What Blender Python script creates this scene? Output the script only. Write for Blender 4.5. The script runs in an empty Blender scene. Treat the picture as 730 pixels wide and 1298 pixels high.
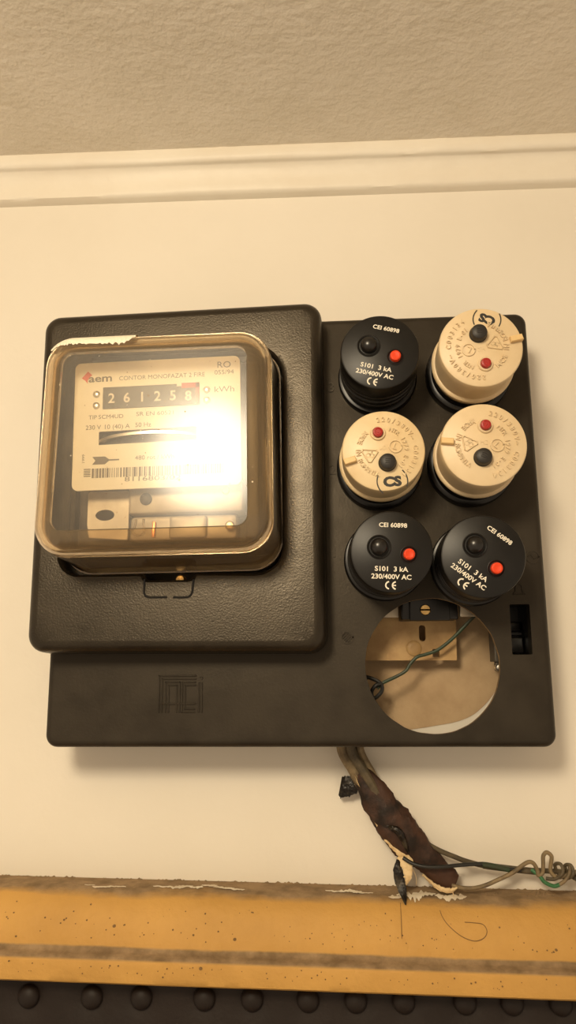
import bpy, bmesh, math, random
from mathutils import Vector, Matrix, Quaternion, noise
from mathutils.geometry import delaunay_2d_cdt

scene = bpy.context.scene
COL = scene.collection
MM = 0.001
ZB = 2100.0            # height of the camera above the floor (mm)

# ------------------------------------------------------------------ camera
YAW, PITCH, ROLL = (math.radians(v) for v in (4.0, 11.2, 0.42))
CAM_DIST = 420.0
fw = Vector((-math.sin(YAW) * math.cos(PITCH), math.cos(YAW) * math.cos(PITCH), math.sin(PITCH)))
rt0 = Vector((math.cos(YAW), math.sin(YAW), 0))
up0 = rt0.cross(fw)
rt = rt0 * math.cos(ROLL) + up0 * math.sin(ROLL)
up = rt.cross(fw)
cam_data = bpy.data.cameras.new('camera')
cam_data.sensor_fit = 'VERTICAL'
cam_data.sensor_height = 24.0
cam_data.lens = 24.0 * 960.0 / 1298.0
cam_data.clip_start = 0.01
cam = bpy.data.objects.new('camera', cam_data)
cam.matrix_world = Matrix.Translation((0, -CAM_DIST * MM, ZB * MM)) @ Matrix((rt, up, -fw)).transposed().to_4x4()
COL.objects.link(cam)
scene.camera = cam

# ------------------------------------------------------------------ world, lamp, exposure
world = bpy.data.worlds.new('world'); scene.world = world
world.use_nodes = True
bg = world.node_tree.nodes['Background']
bg.inputs[0].default_value = (1.0, 0.79, 0.56, 1)
bg.inputs[1].default_value = 0.36

lamp = bpy.data.lights.new('ceiling_lamp_offscreen', 'POINT')
lamp.energy = 5.6
lamp.color = (1.0, 0.845, 0.61)
lamp.shadow_soft_size = 0.064
lamp_o = bpy.data.objects.new('ceiling_lamp_offscreen', lamp)
lamp_o.location = (-0.157, -0.65, (ZB + 240) * MM)
COL.objects.link(lamp_o)

vs = scene.view_settings
vs.view_transform = 'Standard'; vs.look = 'None'; vs.gamma = 1.0; vs.exposure = 0.87
vs.use_curve_mapping = False

# ------------------------------------------------------------------ materials
MATS = {}
def new_mat(name):
    m = bpy.data.materials.new(name); m.use_nodes = True
    MATS[name] = m
    return m, m.node_tree, m.node_tree.nodes['Principled BSDF']

def N(nt, kind, **kw):
    n = nt.nodes.new(kind)
    for k, v in kw.items():
        setattr(n, k, v)
    return n

def coords(nt):
    return N(nt, 'ShaderNodeTexCoord').outputs['Object']

def noise_fac(nt, scale, detail=4, rough=0.55, lo=0.4, hi=0.6, stretch=None):
    tc = coords(nt)
    if stretch:
        mp = N(nt, 'ShaderNodeMapping'); mp.inputs['Scale'].default_value = stretch
        nt.links.new(tc, mp.inputs['Vector']); tc = mp.outputs[0]
    n = N(nt, 'ShaderNodeTexNoise')
    n.inputs['Scale'].default_value = scale; n.inputs['Detail'].default_value = detail
    n.inputs['Roughness'].default_value = rough
    nt.links.new(tc, n.inputs['Vector'])
    r = N(nt, 'ShaderNodeMapRange')
    r.inputs['From Min'].default_value = lo; r.inputs['From Max'].default_value = hi
    nt.links.new(n.outputs['Fac'], r.inputs['Value'])
    return r.outputs[0], n.outputs['Fac']

def mix_col(nt, fac, a, b):
    m = N(nt, 'ShaderNodeMix', data_type='RGBA')
    nt.links.new(fac, m.inputs['Factor'])
    for sock, v in ((m.inputs['A'], a), (m.inputs['B'], b)):
        if isinstance(v, tuple): sock.default_value = (*v, 1)
        else: nt.links.new(v, sock)
    return m.outputs['Result']

def add_bump(nt, p, layers):
    prev = None
    for (scale, detail, strength, dist, *st) in layers:
        _, h = noise_fac(nt, scale, detail, 0.55, 0, 1, st[0] if st else None)
        b = N(nt, 'ShaderNodeBump')
        b.inputs['Strength'].default_value = strength; b.inputs['Distance'].default_value = dist
        nt.links.new(h, b.inputs['Height'])
        if prev is not None: nt.links.new(prev, b.inputs['Normal'])
        prev = b.outputs[0]
    nt.links.new(prev, p.inputs['Normal'])

def simple(name, c1, c2=None, rough=0.5, scale=60, lo=0.4, hi=0.65, bump=None, metal=0.0, spec=0.5, rough2=None, coat=0.0):
    m, nt, p = new_mat(name)
    p.inputs['Roughness'].default_value = rough
    p.inputs['Metallic'].default_value = metal
    p.inputs['Specular IOR Level'].default_value = spec
    p.inputs['Coat Weight'].default_value = coat
    p.inputs['Base Color'].default_value = (*c1, 1)
    if c2:
        f, _ = noise_fac(nt, scale, 5, 0.6, lo, hi)
        nt.links.new(mix_col(nt, f, c1, c2), p.inputs['Base Color'])
        if rough2 is not None:
            r = N(nt, 'ShaderNodeMapRange')
            r.inputs['To Min'].default_value = rough; r.inputs['To Max'].default_value = rough2
            nt.links.new(f, r.inputs['Value']); nt.links.new(r.outputs[0], p.inputs['Roughness'])
    if bump: add_bump(nt, p, bump)
    return m

simple('wall_paint', (0.80, 0.74, 0.64), (0.75, 0.69, 0.585), 0.5, 5, 0.35, 0.7,
       bump=[(14, 4, 0.25, 0.004), (130, 4, 0.16, 0.0012)], spec=0.35)
simple('bare_plaster', (0.52, 0.365, 0.21), (0.42, 0.285, 0.155), 0.8, 40, bump=[(60, 5, 0.5, 0.002), (220, 3, 0.3, 0.0008)])
simple('ceiling_paint', (0.80, 0.74, 0.64), (0.75, 0.69, 0.585), 0.7, 30,
       bump=[(210, 3, 0.55, 0.0018), (30, 3, 0.2, 0.003)], spec=0.2)
simple('cornice_paint', (0.80, 0.74, 0.63), (0.77, 0.70, 0.585), 0.45, 20,
       bump=[(40, 4, 0.25, 0.002), (160, 3, 0.12, 0.001)], spec=0.35)
simple('black_plastic', (0.013, 0.0105, 0.008), (0.024, 0.0195, 0.0145), 0.40, 60, 0.35, 0.7,
       bump=[(700, 3, 0.16, 0.0004), (45, 4, 0.10, 0.0015)], rough2=0.54, spec=0.38)
simple('frame_plastic', (0.010, 0.008, 0.0056), (0.020, 0.0155, 0.0105), 0.29, 50, 0.35, 0.7,
       bump=[(1100, 3, 0.30, 0.0004), (45, 5, 0.09, 0.0016)], rough2=0.40, spec=0.5)
for k_ in ('frame_plastic', 'black_plastic'):
    MATS[k_].node_tree.nodes['Principled BSDF'].inputs['Specular Tint'].default_value = (1.0, 0.86, 0.68, 1)
simple('black_gloss', (0.006, 0.005, 0.0045), None, 0.32, spec=0.4)
simple('fuse_black', (0.005, 0.0043, 0.0036), (0.008, 0.0066, 0.0055), 0.40, 120, spec=0.35)
simple('button_black', (0.009, 0.0075, 0.0065), None, 0.28)
simple('button_rubber', (0.018, 0.015, 0.0125), None, 0.5)
simple('button_red', (0.72, 0.055, 0.012), None, 0.5, spec=0.3)
simple('button_dark_red', (0.36, 0.017, 0.012), None, 0.45)
simple('cream_bakelite', (0.72, 0.565, 0.335), (0.63, 0.455, 0.235), 0.42, 55, 0.42, 0.75,
       bump=[(150, 3, 0.08, 0.001)])
simple('cream_bakelite_pale', (0.70, 0.55, 0.345), (0.63, 0.475, 0.27), 0.42, 55, 0.42, 0.75,
       bump=[(150, 3, 0.08, 0.001)])
simple('cream_tab', (0.72, 0.50, 0.23), None, 0.45)
simple('white_print', (0.80, 0.74, 0.62), None, 0.6)
simple('black_ink', (0.02, 0.017, 0.014), None, 0.6)
simple('grey_ink', (0.13, 0.105, 0.072), None, 0.6)
simple('red_ink', (0.62, 0.10, 0.06), None, 0.6)
simple('nameplate_white', (0.80, 0.73, 0.57), (0.76, 0.68, 0.50), 0.38, 40, spec=0.5)
simple('register_dark', (0.07, 0.058, 0.042), (0.095, 0.08, 0.058), 0.5, 120)
simple('disc_metal', (0.85, 0.80, 0.70), None, 0.3, metal=1.0)
simple('chassis_metal', (0.50, 0.43, 0.33), (0.36, 0.30, 0.22), 0.48, 60, metal=0.55)
simple('dark_metal', (0.11, 0.095, 0.075), (0.06, 0.05, 0.04), 0.5, 80, metal=0.4)
simple('brass', (0.78, 0.53, 0.22), (0.55, 0.35, 0.13), 0.33, 200, metal=1.0)
simple('copper', (0.75, 0.33, 0.13), None, 0.35, metal=1.0)
simple('pertinax', (0.52, 0.33, 0.135), (0.38, 0.22, 0.08), 0.5, 70, bump=[(90, 4, 0.3, 0.001)])
simple('cut_edge', (0.30, 0.19, 0.085), (0.17, 0.105, 0.05), 0.8, 200)
simple('green_insulation', (0.018, 0.045, 0.018), (0.032, 0.035, 0.016), 0.5, 150)
simple('vivid_green_insulation', (0.03, 0.13, 0.045), None, 0.5)
simple('dark_insulation', (0.014, 0.013, 0.011), None, 0.45)
simple('olive_insulation', (0.095, 0.070, 0.036), (0.045, 0.033, 0.017), 0.6, 180, bump=[(400, 3, 0.4, 0.0008)])
simple('tan_insulation', (0.21, 0.15, 0.075), (0.09, 0.062, 0.03), 0.6, 150, bump=[(300, 3, 0.4, 0.0008)])
simple('tape_brown', (0.055, 0.024, 0.013), (0.014, 0.008, 0.005), 0.58, 65, 0.45, 0.62, bump=[(160, 5, 0.4, 0.0015), (500, 3, 0.4, 0.0006)], spec=0.3)
simple('tape_black', (0.010, 0.007, 0.005), (0.045, 0.034, 0.02), 0.28, 200, 0.5, 0.62, bump=[(300, 4, 0.8, 0.0015)], spec=0.25)
simple('torn_paper', (0.72, 0.55, 0.31), (0.50, 0.33, 0.15), 0.8, 200)
def casing_mat():
    m, nt, p = new_mat('casing_paint')
    f1, _ = noise_fac(nt, 25, 5, 0.6, 0.35, 0.7)
    paint = mix_col(nt, f1, (0.56, 0.315, 0.083), (0.48, 0.265, 0.068))
    f2, _ = noise_fac(nt, 110, 5, 0.6, 0.35, 0.65)
    dirt = mix_col(nt, f2, (0.33, 0.225, 0.125), (0.19, 0.125, 0.066))
    sep = N(nt, 'ShaderNodeSeparateXYZ'); nt.links.new(coords(nt), sep.inputs[0])
    _, n1 = noise_fac(nt, 60, 6, 0.65, 0, 1, (0.35, 1, 1))
    masks = []
    for lo, hi, amp in ((-0.1155, -0.1128, 0.007), (-0.1336, -0.1346, 0.0022)):
        add = N(nt, 'ShaderNodeMath', operation='MULTIPLY_ADD'); add.inputs[1].default_value = amp
        sub = N(nt, 'ShaderNodeMath', operation='SUBTRACT'); sub.inputs[1].default_value = 0.5
        nt.links.new(n1, sub.inputs[0]); nt.links.new(sub.outputs[0], add.inputs[0]); nt.links.new(sep.outputs[2], add.inputs[2])
        r = N(nt, 'ShaderNodeMapRange'); r.inputs['From Min'].default_value = lo; r.inputs['From Max'].default_value = hi
        nt.links.new(add.outputs[0], r.inputs['Value']); masks.append(r.outputs[0])
    # the second ledge: dirt only above its nosing
    r = N(nt, 'ShaderNodeMapRange'); r.inputs['From Min'].default_value = -0.1382; r.inputs['From Max'].default_value = -0.1372
    nt.links.new(sep.outputs[2], r.inputs['Value'])
    band = N(nt, 'ShaderNodeMath', operation='MULTIPLY'); nt.links.new(masks[1], band.inputs[0]); nt.links.new(r.outputs[0], band.inputs[1])
    mx = N(nt, 'ShaderNodeMath', operation='MAXIMUM'); nt.links.new(masks[0], mx.inputs[0]); nt.links.new(band.outputs[0], mx.inputs[1])
    nt.links.new(mix_col(nt, mx.outputs[0], paint, dirt), p.inputs['Base Color'])
    rr = N(nt, 'ShaderNodeMapRange'); rr.inputs['To Min'].default_value = 0.6; rr.inputs['To Max'].default_value = 0.9
    nt.links.new(mx.outputs[0], rr.inputs['Value']); nt.links.new(rr.outputs[0], p.inputs['Roughness'])
    p.inputs['Specular IOR Level'].default_value = 0.3
    add_bump(nt, p, [(70, 5, 0.35, 0.002), (240, 4, 0.45, 0.0012)])
casing_mat()
simple('casing_dust', (0.31, 0.205, 0.105), (0.16, 0.105, 0.055), 0.9, 90, 0.35, 0.65, bump=[(160, 5, 0.8, 0.002)])
simple('chip_white', (0.74, 0.66, 0.52), (0.60, 0.50, 0.36), 0.7, 120)
simple('pit_brown', (0.19, 0.105, 0.038), None, 0.8)
simple('splash_paint', (0.86, 0.79, 0.63), None, 0.5, bump=[(200, 3, 0.4, 0.001)])
simple('padded_leather', (0.016, 0.0100, 0.0076), (0.013, 0.0082, 0.0062), 0.6, 30, bump=[(260, 4, 0.3, 0.0008)], spec=0.3)
simple('stud_leather', (0.016, 0.0100, 0.0076), (0.013, 0.0082, 0.0062), 0.55, 30, spec=0.3)
simple('floor_wood', (0.25, 0.15, 0.08), (0.20, 0.11, 0.06), 0.5, 6)

def glass_mat(name, tint, gloss_rough, haze, haze_col, gloss_gain=1.0):
    """aged clear plastic: tinted clear body, dusty film, gloss by Fresnel"""
    m, nt, p = new_mat(name)
    nt.nodes.remove(p)
    out = nt.nodes['Material Output']
    tr = N(nt, 'ShaderNodeBsdfTransparent'); tr.inputs[0].default_value = (*tint, 1)
    df = N(nt, 'ShaderNodeBsdfDiffuse'); df.inputs[0].default_value = (*haze_col, 1)
    tl = N(nt, 'ShaderNodeBsdfTranslucent'); tl.inputs[0].default_value = (*haze_col, 1)
    hz = N(nt, 'ShaderNodeMixShader'); hz.inputs[0].default_value = 0.4
    nt.links.new(df.outputs[0], hz.inputs[1]); nt.links.new(tl.outputs[0], hz.inputs[2])
    body = N(nt, 'ShaderNodeMixShader')
    f, _ = noise_fac(nt, 35, 5, 0.6, 0.3, 0.75)
    r = N(nt, 'ShaderNodeMapRange')
    r.inputs['To Min'].default_value = haze * 0.7; r.inputs['To Max'].default_value = haze * 1.3
    nt.links.new(f, r.inputs['Value']); nt.links.new(r.outputs[0], body.inputs[0])
    nt.links.new(tr.outputs[0], body.inputs[1]); nt.links.new(hz.outputs[0], body.inputs[2])
    gl = N(nt, 'ShaderNodeBsdfGlossy'); gl.inputs['Roughness'].default_value = gloss_rough
    gl2 = N(nt, 'ShaderNodeBsdfGlossy'); gl2.inputs['Roughness'].default_value = gloss_rough * 2.6
    gm = N(nt, 'ShaderNodeMixShader'); gm.inputs[0].default_value = 0.5
    nt.links.new(gl.outputs[0], gm.inputs[1]); nt.links.new(gl2.outputs[0], gm.inputs[2])
    fr = N(nt, 'ShaderNodeFresnel'); fr.inputs[0].default_value = 1.5
    mu = N(nt, 'ShaderNodeMath', operation='MULTIPLY'); mu.inputs[1].default_value = gloss_gain
    nt.links.new(fr.outputs[0], mu.inputs[0])
    mx = N(nt, 'ShaderNodeMixShader')
    nt.links.new(mu.outputs[0], mx.inputs[0]); nt.links.new(body.outputs[0], mx.inputs[1]); nt.links.new(gm.outputs[0], mx.inputs[2])
    nt.links.new(mx.outputs[0], out.inputs['Surface'])
    return m
glass_mat('cover_clear', (0.93, 0.87, 0.76), 0.13, 0.14, (0.58, 0.46, 0.31), 1.15)
glass_mat('cover_side', (0.78, 0.64, 0.45), 0.06, 0.38, (0.55, 0.39, 0.215), 2.2)
glass_mat('clear_bead', (0.95, 0.9, 0.8), 0.06, 0.06, (0.6, 0.5, 0.4))

m_, nt_, p_ = new_mat('cover_thick')
p_.inputs['Base Color'].default_value = (0.77, 0.61, 0.40, 1)
p_.inputs['Transmission Weight'].default_value = 0.9
p_.inputs['IOR'].default_value = 1.45
p_.inputs['Roughness'].default_value = 0.10

# ------------------------------------------------------------------ mesh helpers
# local frames: u to the right, p out from the wall (towards the room), v up, all in mm
def V(u, p, v): return Vector((u, -p, v)) * MM

class MB:
    def __init__(self): self.v = []; self.f = []; self.mi = []
    def add(self, verts, faces, mi=0):
        o = len(self.v); self.v += [Vector(q) for q in verts]
        for f in faces: self.f.append([i + o for i in f]); self.mi.append(mi)
        return self
    def loft(self, loops, cap0=False, cap1=False, mi=0, closed=True):
        o = len(self.v); n = len(loops[0])
        for l in loops: self.v += [Vector(q) for q in l]
        for a in range(len(loops) - 1):
            for i in range(n if closed else n - 1):
                j = (i + 1) % n
                self.f.append([o + a*n + i, o + a*n + j, o + (a+1)*n + j, o + (a+1)*n + i])
                self.mi.append(mi[a] if isinstance(mi, (list, tuple)) else mi)
        last = mi[-1] if isinstance(mi, (list, tuple)) else mi
        first = mi[0] if isinstance(mi, (list, tuple)) else mi
        if cap0: self.f.append([o + i for i in range(n)][::-1]); self.mi.append(first)
        if cap1:
            k = o + (len(loops) - 1) * n
            self.f.append([k + i for i in range(n)]); self.mi.append(last)
        return self
    def fill(self, outer, holes, p, mi=0, dish=None):
        """flat face with holes, facing the room"""
        pts = []; edges = []
        for lp in [outer] + holes:
            o = len(pts); n = len(lp)
            pts += [Vector(q) for q in lp]
            edges += [(o + i, o + (i + 1) % n) for i in range(n)]
        r = delaunay_2d_cdt(pts, edges, [], 0, 1e-6)
        vv, ff = r[0], r[2]
        def inside(c, lp):
            s = False; n = len(lp)
            for i in range(n):
                x1, y1 = lp[i]; x2, y2 = lp[(i + 1) % n]
                if (y1 > c[1]) != (y2 > c[1]) and c[0] < (x2 - x1) * (c[1] - y1) / (y2 - y1) + x1: s = not s
            return s
        keep = []
        for t in ff:
            c = sum((vv[i] for i in t), Vector((0, 0))) / len(t)
            if inside(c, outer) and not any(inside(c, h) for h in holes): keep.append(list(t))
        hp = {(round(a, 3), round(b, 3)) for h in holes for a, b in h}
        self.add([V(q[0], p - (dish(q[0], q[1]) if dish and (round(q[0], 3), round(q[1], 3)) in hp else 0), q[1]) for q in vv], keep, mi)
        return self
    def box(self, u0, u1, p0, p1, v0, v1, mi=0, bevel=0.0):
        if bevel <= 0:
            c = [V(u, p, v) for p in (p0, p1) for v in (v0, v1) for u in (u0, u1)]
            self.add(c, [[0,1,3,2],[4,6,7,5],[0,4,5,1],[2,3,7,6],[0,2,6,4],[1,5,7,3]], mi)
        else:
            b = bevel; q = [(u0,v0),(u1,v0),(u1,v1),(u0,v1)]
            def lp(i, p): return [V(x, p, y) for x, y in rquad(inset(q, i), b, 3)]
            self.loft([lp(0, p0), lp(0, p1 - b), lp(b*.35, p1 - b*.3), lp(b, p1)], True, True, mi)
        return self
    def lathe(self, prof, n=64, cu=0.0, cv=0.0, mi=0, cap0=False, cap1=True):
        loops = [[V(cu + r*math.cos(2*math.pi*i/n), p, cv + r*math.sin(2*math.pi*i/n)) for i in range(n)] for r, p in prof]
        return self.loft(loops, cap0, cap1, mi)
    def tube(self, pts, r, n=8, mi=0, cap=True, flat=None):
        """pts in (u,p,v) mm; r scalar or list; swept round section"""
        P = [V(*q) for q in pts]; m = len(P)
        rs = r if isinstance(r, (list, tuple)) else [r] * m
        loops = []; ref = None
        for i in range(m):
            t = (P[min(i+1, m-1)] - P[max(i-1, 0)])
            t = t.normalized() if t.length > 1e-9 else Vector((1, 0, 0))
            if ref is None:
                ref = Vector((0, 1, 0)) if abs(t.y) < .9 else Vector((0, 0, 1))
            a = (ref - t * ref.dot(t)).normalized(); ref = a
            b = t.cross(a)
            loops.append([P[i] + (a*math.cos(2*math.pi*k/n)*(flat or 1) + b*math.sin(2*math.pi*k/n)) * rs[i] * MM for k in range(n)])
        return self.loft(loops, cap, cap, mi)
    def build(self, name, mats, parent=None, smooth=35, merge=True):
        me = bpy.data.meshes.new(name)
        bm = bmesh.new()
        bv = [bm.verts.new(q) for q in self.v]
        for f, mi in zip(self.f, self.mi):
            try:
                fc = bm.faces.new([bv[i] for i in f]); fc.material_index = mi; fc.smooth = True
            except ValueError: pass
        if merge: bmesh.ops.remove_doubles(bm, verts=bm.verts, dist=1e-6)
        bmesh.ops.recalc_face_normals(bm, faces=bm.faces)
        bm.to_mesh(me); bm.free()
        me.set_sharp_from_angle(angle=math.radians(smooth))
        for k in (mats if isinstance(mats, (list, tuple)) else [mats]): me.materials.append(MATS[k])
        o = bpy.data.objects.new(name, me); COL.objects.link(o)
        if parent: o.parent = parent
        return o

def inset(q, d):
    """inset a convex counter-clockwise polygon"""
    n = len(q); out = []
    for i in range(n):
        a, b, c = Vector(q[i-1]), Vector(q[i]), Vector(q[(i+1) % n])
        d1 = (b - a).normalized(); d2 = (c - b).normalized()
        n1 = Vector((-d1.y, d1.x)); n2 = Vector((-d2.y, d2.x))
        k = (n1 + n2); k = k / (1 + n1.dot(n2))
        out.append(tuple(b + k * d))
    return out

def rquad(q, r, n=6):
    """polygon with rounded corners (r may be one value per corner)"""
    out = []; m = len(q)
    rs = r if isinstance(r, (list, tuple)) else [r] * m
    for i in range(m):
        a, b, c = Vector(q[i-1]), Vector(q[i]), Vector(q[(i+1) % m])
        d1 = (a - b).normalized(); d2 = (c - b).normalized()
        ang = math.acos(max(-1, min(1, d1.dot(d2)))); R = max(rs[i], 1e-3)
        t = R / math.tan(ang / 2)
        ctr = b + (d1 + d2).normalized() * (R / math.sin(ang / 2))
        s = b + d1 * t - ctr; e = b + d2 * t - ctr
        a0 = math.atan2(s.y, s.x); a1 = math.atan2(e.y, e.x)
        da = (a1 - a0 + math.pi) % (2*math.pi) - math.pi
        for k in range(n + 1):
            w = a0 + da * k / n
            out.append((ctr.x + R*math.cos(w), ctr.y + R*math.sin(w)))
    return out

def circle(cu, cv, r, n=64): return [(cu + r*math.cos(2*math.pi*i/n), cv + r*math.sin(2*math.pi*i/n)) for i in range(n)]

def smooth_path(pts, sub=6):
    P = [Vector(q) for q in pts]; out = []
    for i in range(len(P) - 1):
        p0, p1, p2, p3 = P[max(i-1, 0)], P[i], P[i+1], P[min(i+2, len(P)-1)]
        for k in range(sub):
            t = k / sub
            out.append(tuple(0.5*((2*p1) + (p2-p0)*t + (2*p0-5*p1+4*p2-p3)*t*t + (-p0+3*p1-3*p2+p3)*t**3)))
    out.append(tuple(P[-1])); return out

_glyph = {}
def glyphs(s, bold=0.0, extrude=0.0):
    """mesh of a text line, height 1 for capitals, centred on (0,0); returns verts(x,y,z), faces, width"""
    key = (s, bold, extrude)
    if key in _glyph: return _glyph[key]
    cu = bpy.data.curves.new('line', 'FONT')
    cu.body = s; cu.size = 1.0; cu.offset = bold; cu.extrude = extrude; cu.resolution_u = 3
    cu.align_x = 'LEFT'
    ob = bpy.data.objects.new('line', cu); COL.objects.link(ob)
    dg = bpy.context.evaluated_depsgraph_get(); dg.update()
    ev = ob.evaluated_get(dg); me = ev.to_mesh()
    vs_ = [tuple(q.co) for q in me.vertices]; fs = [list(q.vertices) for q in me.polygons]
    ev.to_mesh_clear()
    bpy.data.objects.remove(ob); bpy.data.curves.remove(cu)
    if vs_:
        x0 = min(q[0] for q in vs_); x1 = max(q[0] for q in vs_)
    else: x0, x1 = 0, .3
    k = 1 / 0.70
    vs_ = [((x - (x0 + x1)/2) * k, y*k - .5, z) for x, y, z in vs_]
    _glyph[key] = (vs_, fs, (x1 - x0) * k)
    return _glyph[key]

def text(mb, s, cu, cv, h, p, width=None, ang=0.0, bold=0.0, raise_=0.06, mi=0):
    """one printed line centred at (cu,cv): cap height h, optional width, standing raise_ mm proud of p"""
    vs_, fs, w = glyphs(s, bold, 0.5)
    sx = (width / w) if width else h
    ca, sa = math.cos(ang), math.sin(ang)
    out = []
    for x, y, z in vs_:
        X = x * sx; Y = y * h
        out.append(V(cu + X*ca - Y*sa, p + (z + .5) * raise_ if z > 0 else p - 0.05, cv + X*sa + Y*ca))
    mb.add(out, fs, mi)

def text_arc(mb, s, r, a0, step, h, p, inward=False, bold=0.0, raise_=0.3, w=None):
    """letters set round a circle, angles in degrees"""
    for i, ch in enumerate(s):
        if ch == ' ': continue
        a = math.radians(a0 + step * i)
        rot = a + math.pi/2 if inward else a - math.pi/2
        vs_, fs, gw = glyphs(ch, bold, 0.5)
        sx = h * .92
        ca, sa = math.cos(rot), math.sin(rot); cx, cy = r*math.cos(a), r*math.sin(a)
        mb.add([V(cx + x*sx*ca - y*h*sa, p + (raise_ if z > 0 else -0.05), cy + x*sx*sa + y*h*ca) for x, y, z in vs_], fs)

def ring_strip(mb, cu, cv, r, wd, p, raise_, a0=0, a1=360, n=32, mi=0):
    """flat arc stroke"""
    m = max(4, int(n * abs(a1 - a0) / 360)); loops = []
    for i in range(m + 1):
        a = math.radians(a0 + (a1 - a0) * i / m); c, s = math.cos(a), math.sin(a)
        loops.append([V(cu + (r-wd/2)*c, p - .05, cv + (r-wd/2)*s), V(cu + (r-wd/2)*c, p + raise_, cv + (r-wd/2)*s),
                      V(cu + (r+wd/2)*c, p + raise_, cv + (r+wd/2)*s), V(cu + (r+wd/2)*c, p - .05, cv + (r+wd/2)*s)])
    mb.loft(loops, True, True, mi)

def stroke(mb, pts, wd, p, raise_, mi=0):
    """flat polyline strokes, one small box per segment"""
    for (x0, y0), (x1, y1) in zip(pts[:-1], pts[1:]):
        d = Vector((x1-x0, y1-y0)); L = d.length; d /= L; nn = Vector((-d.y, d.x)) * wd/2
        a = Vector((x0, y0)) - d*wd/2; b = Vector((x1, y1)) + d*wd/2
        q = [a - nn, b - nn, b + nn, a + nn]
        qi = inset([tuple(t) for t in q], wd*.3)
        mb.loft([[V(t[0], p - .05, t[1]) for t in q], [V(t[0], p + raise_*.6, t[1]) for t in q], [V(t[0], p + raise_, t[1]) for t in qi]], False, True, mi)

def tag(o, label=None, cat=None, group=None, kind=None):
    if label: o['label'] = label
    if cat: o['category'] = cat
    if group: o['group'] = group
    if kind: o['kind'] = kind
    return o

def empty(name, label, cat, loc, rot=(0, 0, 0), group=None):
    o = bpy.data.objects.new(name, None); o.empty_display_size = 0.02
    COL.objects.link(o); o.location = loc; o.rotation_euler = rot
    return tag(o, label, cat, group)

def world_pt(x, p, z): return Vector((x, -p, z + ZB)) * MM
ROOM = Vector((0, 0, ZB * MM))
def at_room(o): o.location = ROOM; return o          # objects modelled in wall coordinates (mm from the camera's foot)

PANEL_A = math.radians(0.83)
PANEL_0 = (-146.7, -42.4)
def panel_pt(u, p, v):
    c, s = math.cos(PANEL_A), math.sin(PANEL_A)
    return world_pt(PANEL_0[0] + u*c - v*s, p, PANEL_0[1] + u*s + v*c)
rnd = random.Random(7)

# ================================================================== THE SETTING
# wall with the door opening cut out of its lower part
wm = MB()
wall_poly = [(-1300, -ZB), (-520, -ZB), (-520, -118), (420, -118), (420, -ZB), (1300, -ZB), (1300, 330), (-1300, 330)]
wm.fill(wall_poly, [], 0.0)
wo = at_room(tag(wm.build('wall_back', 'wall_paint'), 'cream painted plaster wall behind the meter board', kind='structure'))
# patch of bare plaster left unpainted behind the board
pm = MB()
outl = [(x, y) for x, y, _ in smooth_path([(-20, -34, 0), (0, -37, 0), (22, -36.5, 0), (38, -34.5, 0), (50, -32.5, 0), (62, -30, 0), (72, -25, 0), (82, -14, 0), (90, 4, 0), (92, 40, 0), (90, 90, 0), (60, 120, 0), (0, 122, 0), (-22, 80, 0), (-24, 20, 0), (-20, -34, 0)], 5)[:-1]]
pm.fill(outl, [], 0.35)
tag(pm.build('bare_plaster', 'bare_plaster', wo), 'tan unpainted plaster seen through the round hole')

cm = MB(); cm.box(-1300, 1300, 0, 1600, 307.6, 330)
at_room(tag(cm.build('ceiling', 'ceiling_paint'), 'beige ceiling with fine roller texture', kind='structure'))
fm = MB(); fm.box(-1300, 1300, -200, 1600, -ZB - 20, -ZB)
at_room(tag(fm.build('floor', 'floor_wood'), 'brown wooden floor', kind='structure'))

# cornice
prof = [(0, 281.3), (4, 281.9), (6, 282.7), (6.6, 284.3), (6.6, 288), (7.2, 292), (8.5, 295.8), (10.0, 298.3), (11.0, 298.9),
        (12.6, 298.9), (13.8, 299.8), (14.6, 302), (14.6, 305), (14.2, 308.6), (0, 308.6)]
loops = []
X0, X1, NX = -1290, 1290, 430
for i in range(NX + 1):
    x = X0 + (X1 - X0) * i / NX
    lp = []
    for k, (p, z) in enumerate(prof):
        w = noise.noise(Vector((x*0.012, k*0.35, 1.0))) * 0.55 + noise.noise(Vector((x*0.05, k*0.6, 5.0))) * 0.3
        joint = 1.1*math.exp(-((x - 58 - (z-295)*0.1)/2.6)**2) + 0.7*math.exp(-((x + 72)/2.0)**2) + 0.5*math.exp(-((x + 88)/2.5)**2)
        if k in (0, len(prof)-1, len(prof)-2): w = joint = 0
        ww = w + joint
        lp.append(V(x, p + ww, z - ww*0.5 if k < len(prof)-2 else z))
    loops.append(lp)
cm = MB().loft(loops, True, True)
at_room(tag(cm.build('trim_1', 'cornice_paint', smooth=50), 'cream plaster cornice moulding under the ceiling', kind='structure'))

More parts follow.
